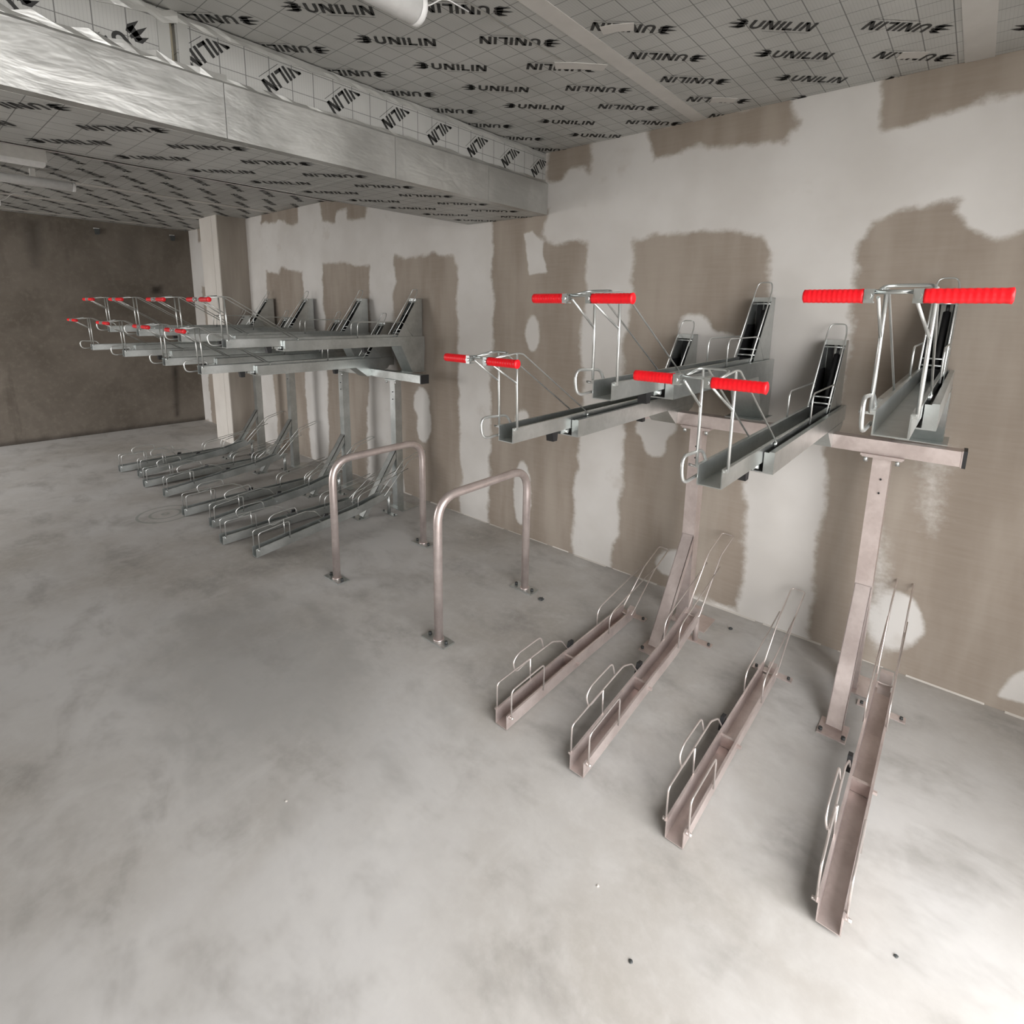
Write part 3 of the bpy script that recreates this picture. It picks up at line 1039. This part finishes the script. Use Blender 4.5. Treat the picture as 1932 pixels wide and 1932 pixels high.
make_rack('galvanised two-tier rack in front with four red-gripped upper trays', [-0.222, -1.008],
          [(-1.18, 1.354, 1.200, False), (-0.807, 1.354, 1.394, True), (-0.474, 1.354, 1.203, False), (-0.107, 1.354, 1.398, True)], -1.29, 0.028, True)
make_rack('galvanised two-tier rack with eight upper trays beside the far pilaster', [-3.522, -4.283, -5.262, -6.030],
          [(-3.87, 1.34, 1.195, False), (-3.475, 1.354, 1.39, True), (-4.59, 1.35, 1.195, False), (-4.225, 1.354, 1.39, True),
           (-5.57, 1.34, 1.195, False), (-5.165, 1.354, 1.39, True), (-6.55, 1.32, 1.195, False), (-6.01, 1.354, 1.39, True)], -6.7, -3.165, False)


# ------------------------------------------------------------------ lower wheel tracks (local: origin on the floor at the tip)
def make_track(raised):
    parts = []
    W, Hh = 0.060, 0.062
    if raised:
        path = [(0.0, 0.010), (0.50, 0.062), (0.78, 0.088), (1.02, 0.140)]
    else:
        path = [(0.0, 0.004), (0.50, 0.010), (0.78, 0.008), (1.04, 0.008)]
    zb = lambda y: float(np.interp(y, [q[0] for q in path], [q[1] for q in path]))
    mb = MB()
    channel(mb, path, W, Hh, 0.003, 0.005)
    parts.append(('channel', mb.mesh('channel'), 'S'))
    mb = MB()
    y = 0.48
    mb.box(-0.029, 0.029, y, y + 0.012, zb(y) + 0.004, zb(y) + 0.05)
    mb.box(0.030, 0.046, y + 0.01, y + 0.02, zb(y) + 0.02, zb(y) + 0.03)
    parts.append(('joint_plate', mb.mesh('joint_plate'), 'S'))
    r = 0.0034
    for s in (-1, 1):
        x = s * 0.036
        mb = MB()
        if s > 0:
            mb.tube([(x, 0.020, zb(0) + 0.045), (x, 0.020, zb(0) + 0.168), (x, 0.232, zb(0.23) + 0.168), (x, 0.232, zb(0.23) + 0.045)], r, 8, 0.02)
        else:
            mb.tube([(x, 0.015, zb(0) + 0.045), (x, 0.015, zb(0) + 0.168), (x - 0.008, 0.40, zb(0.40) + 0.152), (x - 0.004, 0.47, zb(0.47) + 0.120), (x - 0.004, 0.52, zb(0.5) + 0.055)], r, 8, 0.018)
            mb.tube([(x, 0.228, zb(0.23) + 0.164), (x, 0.230, zb(0.23) + 0.045)], r, 8)
        mb.tube([(x - s * 0.005, 0.018, zb(0) + 0.048), (x + s * 0.012, 0.018, zb(0) + 0.048)], 0.006, 8)
        parts.append(('side_guard', mb.mesh('side_guard'), 'W'))
    mb = MB()
    x = -0.042
    mb.tube([(x + 0.002, 0.235, zb(0.2) + 0.160), (x - 0.004, 0.140, zb(0.2) + 0.138), (x - 0.010, 0.130, zb(0.2) + 0.190), (x - 0.012, 0.165, zb(0.2) + 0.212), (x - 0.012, 0.325, zb(0.33) + 0.210), (x - 0.006, 0.335, zb(0.33) + 0.155)], r, 8, 0.024)
    parts.append(('lock_loop', mb.mesh('lock_loop'), 'W'))
    for s in (-1, 1):
        x = s * 0.036
        mb = MB()
        mb.tube([(x, 0.775, zb(0.775) + 0.045), (x, 0.778, zb(0.775) + 0.150), (x * 0.95, 1.26, zb(1.0) + 0.215)], r * 0.9, 8, 0.045)
        parts.append(('rear_guard', mb.mesh('rear_guard'), 'W'))
    mb = MB()
    zr = zb(1.02)
    ya, za = 1.27, zr + (0.27 if raised else 0.20)
    yb, zc = 1.455, zr + (0.318 if raised else 0.262)
    mb.tube([(-0.031, 1.02, zr + 0.03), (-0.031, ya, za), (-0.031, yb, zc), (0.031, yb, zc), (0.031, ya, za), (0.031, 1.02, zr + 0.03), (0.0, 1.018, zr + 0.03), (-0.030, 1.02, zr + 0.03)], r, 8, 0.016)
    parts.append(('wheel_hoop', mb.mesh('wheel_hoop'), 'W'))
    mb = MB()
    yf = 1.085
    mb.box(-0.085, 0.085, yf - 0.02, yf + 0.02, 0.0, 0.005)
    parts.append(('foot_bar', mb.mesh('foot_bar'), 'S'))
    for s in (-1, 1):
        mb = MB()
        mb.tube([(s * 0.07, yf, 0.005), (s * 0.07, yf, 0.014)], 0.007, 6)
        parts.append(('bolt', mb.mesh('bolt'), 'D'))
    mb = MB()
    if raised:
        mb.tube([(0.0, yf, 0.005), (0.0, yf, zr + 0.035)], 0.014, 10)
        mb.prism([(0.99, zr - 0.004), (1.02, zr - 0.004), (yf + 0.018, zr + 0.030), (yf + 0.018, zr + 0.045), (yf - 0.01, zr + 0.045)], 'x', -0.022, 0.022)
    else:
        mb.box(-0.012, 0.012, 1.03, yf + 0.012, 0.005, 0.012)
        mb.prism([(yf - 0.03, 0.005), (yf + 0.02, 0.005), (yf + 0.01, 0.05), (yf - 0.02, 0.04)], 'x', -0.016, 0.016)
    parts.append(('support_leg' if raised else 'support_clip', mb.mesh('support'), 'S'))
    mb = MB()
    mb.prism([(0.52, zb(0.5) + 0.03), (0.56, zb(0.5) + 0.03), (0.57, zb(0.5) + 0.075), (0.54, zb(0.5) + 0.08)], 'x', -0.052, -0.038)
    parts.append(('stop_block', mb.mesh('stop_block'), 'B'))
    return parts


TR = {}
for warm_lit in (True, False):
    mats = {'S': 'steel_warm_lit' if warm_lit else 'steel', 'W': 'wire_warm_lit' if warm_lit else 'wire', 'D': 'dark_grey', 'B': 'black'}
    for raised in (True, False):
        ps = make_track(raised)
        for n, me, k in ps:
            me.materials.append(M[mats[k]])
        TR[warm_lit, raised] = ps


def place_track(x, y, raised, warm_lit, label, group):
    r = bpy.data.objects.new('wheel_track', None)
    COL.objects.link(r)
    r.location = (x, y, 0)
    tag(r, label, 'wheel track', group)
    for n, me, _ in TR[warm_lit, raised]:
        link(n, me, None, r)


FG, BG = 'floor wheel channels of the front rack', 'floor wheel channels of the far rack'
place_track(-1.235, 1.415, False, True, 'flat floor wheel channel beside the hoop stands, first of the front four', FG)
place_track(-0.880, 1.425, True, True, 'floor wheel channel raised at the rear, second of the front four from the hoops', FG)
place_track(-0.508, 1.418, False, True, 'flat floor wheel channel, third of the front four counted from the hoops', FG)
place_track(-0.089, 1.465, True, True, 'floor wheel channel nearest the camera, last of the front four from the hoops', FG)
for (x, y, rs), nm in zip(((-3.432, 1.42, True), (-3.812, 1.36, False), (-4.157, 1.42, True), (-4.570, 1.37, False), (-5.140, 1.41, True), (-5.575, 1.38, False), (-5.922, 1.43, True), (-6.262, 1.36, False)),
                         ('first', 'second', 'third', 'fourth', 'fifth', 'sixth', 'seventh', 'eighth')):
    place_track(x, y, rs, False, 'grey floor wheel channel under the far rack, %s from the hoop stands' % nm, BG)


# ------------------------------------------------------------------ hoop stands
def hoop(x, label):
    r = bpy.data.objects.new('hoop_stand', None)
    COL.objects.link(r)
    r.location = (x, 1.633, 0)
    tag(r, label, 'bicycle stand', 'tubular hoop stands between the racks')
    L, H, rr = 0.687, 0.752, 0.0225
    tb = MB().tube([(0, 0, 0.004), (0, 0, H), (0, L, H), (0, L, 0.004)], rr, 20, 0.135, fseg=12).obj('tube', 'steel_warm_lit', r)
    for y in (0, L):
        p = MB().box(-0.085, 0.075, y - 0.038, y + 0.038, 0, 0.007).obj('base_plate', 'steel', r, (0, 0, 0))
        MB().tube([(0, y, 0.007), (0, y, 0.014)], rr + 0.006, 18).obj('collar', 'steel_warm_lit', p)
        for bx in (-0.065, 0.055):
            MB().tube([(bx, y, 0.007), (bx, y, 0.020)], 0.009, 6).obj('bolt', 'dark_grey', p)


hoop(-1.852, 'galvanised tube hoop stand nearer the front rack')
hoop(-2.785, 'galvanised tube hoop stand nearer the far rack')


# ------------------------------------------------------------------ ceiling lights
def batten(x, y0, y1, z, rad, label, box=False):
    r = bpy.data.objects.new('batten_light', None)
    COL.objects.link(r)
    r.location = (x, y1, z)
    tag(r, label, 'ceiling light', 'unlit batten lights on the ceiling')
    L = y1 - y0
    if box:
        MB().prism([(-rad, 0.0), (rad, 0.0), (rad * 0.8, ZC - z), (-rad * 0.8, ZC - z)], 'y', -L, 0).obj('body', 'white', r)
        MB().prism([(-rad * 0.9, -0.022), (rad * 0.9, -0.022), (rad, 0), (-rad, 0)], 'y', -L + 0.01, -0.01).obj('diffuser', 'diffuser', r)
    else:
        MB().tube([(0, -L, 0), (0, -0.02, 0)], rad, 20).obj('diffuser', 'diffuser', r)
        MB().tube([(0, -0.022, 0), (0, -0.008, 0), (0, 0, 0)], rad, 20).obj('end_cap', 'diffuser', r)
        for yy in (-0.25, -L + 0.25):
            MB().box(-0.02, 0.02, yy - 0.015, yy + 0.015, rad * 0.9, ZC - z).obj('clip', 'white', r)
        MB().tube([(0.01, -0.004, 0.01), (0.015, 0.03, 0.02), (0.02, 0.09, ZC - z - 0.004), (0.02, 0.2, ZC - z - 0.003)], 0.0022, 6, 0.03).obj('cable', 'diffuser', r)


batten(-1.452, -0.15, 1.222, 2.565, 0.046, 'white round tube light over the floor near the camera')
batten(-4.86, -0.65, 0.86, 2.555, 0.05, 'white box batten light at the fold of the sloping ceiling', True)
batten(-5.56, -0.40, 1.145, 2.545, 0.036, 'white tube light on the far ceiling behind the box batten')
batten(-6.93, -0.65, 0.86, 2.545, 0.036, 'white tube light closest to the dark concrete wall')

# small fittings at the top of the concrete wall
for y, z, nm in ((1.878, 2.52, 'small dark lamp head on a pale bracket high on the concrete wall'), (2.70, 2.53, 'small dark box high in the corner of the concrete wall')):
    r = bpy.data.objects.new('wall_fitting', None)
    COL.objects.link(r)
    r.location = (XB, y, z)
    tag(r, nm, 'wall fitting')
    MB().box(0.001, 0.012, -0.03, 0.03, 0.02, 0.032).obj('bracket', 'white', r)
    MB().prism([(-0.018, -0.045), (0.018, -0.045), (0.024, 0.02), (-0.024, 0.02)], 'x', 0.001, 0.05).obj('head', 'dark_grey', r)

# crumbs of plaster and grit left on the floor
for px, py, s, mt, nm in ((1021, 1132, 0.016, 'dark_grey', 'dark lump of grit beside the rear foot of the nearer hoop'),
                          (1378, 1187, 0.010, 'dark_grey', 'dark chip on the floor behind the second front channel'),
                          (1190, 1815, 0.005, 'dark_grey', 'tiny dark crumb on the floor close to the camera'),
                          (1128, 1672, 0.004, 'filler', 'tiny pale plaster crumb on the floor between camera and channels'),
                          (540, 1512, 0.004, 'filler', 'tiny pale plaster crumb on the open floor at left'),
                          (1607, 1668, 0.005, 'dark_grey', 'tiny dark crumb lying in front of the last channel')):
    q = on_z(px, py)
    if nm.startswith('tiny dark crumb lying'):
        q = np.array([0.06, 1.52, 0])
    bm = bmesh.new()
    bmesh.ops.create_icosphere(bm, subdivisions=2, radius=s)
    for v in bm.verts:
        v.co *= 0.75 + 0.5 * random.random()
        v.co.z = v.co.z * 0.5 + s * 0.42
        v.co.z = max(v.co.z, 0.0)
    me = bpy.data.meshes.new('floor_crumb')
    bm.to_mesh(me)
    bm.free()
    o = link('floor_crumb', me, mt, None, (q[0], q[1], 0))
    tag(o, nm, 'debris')
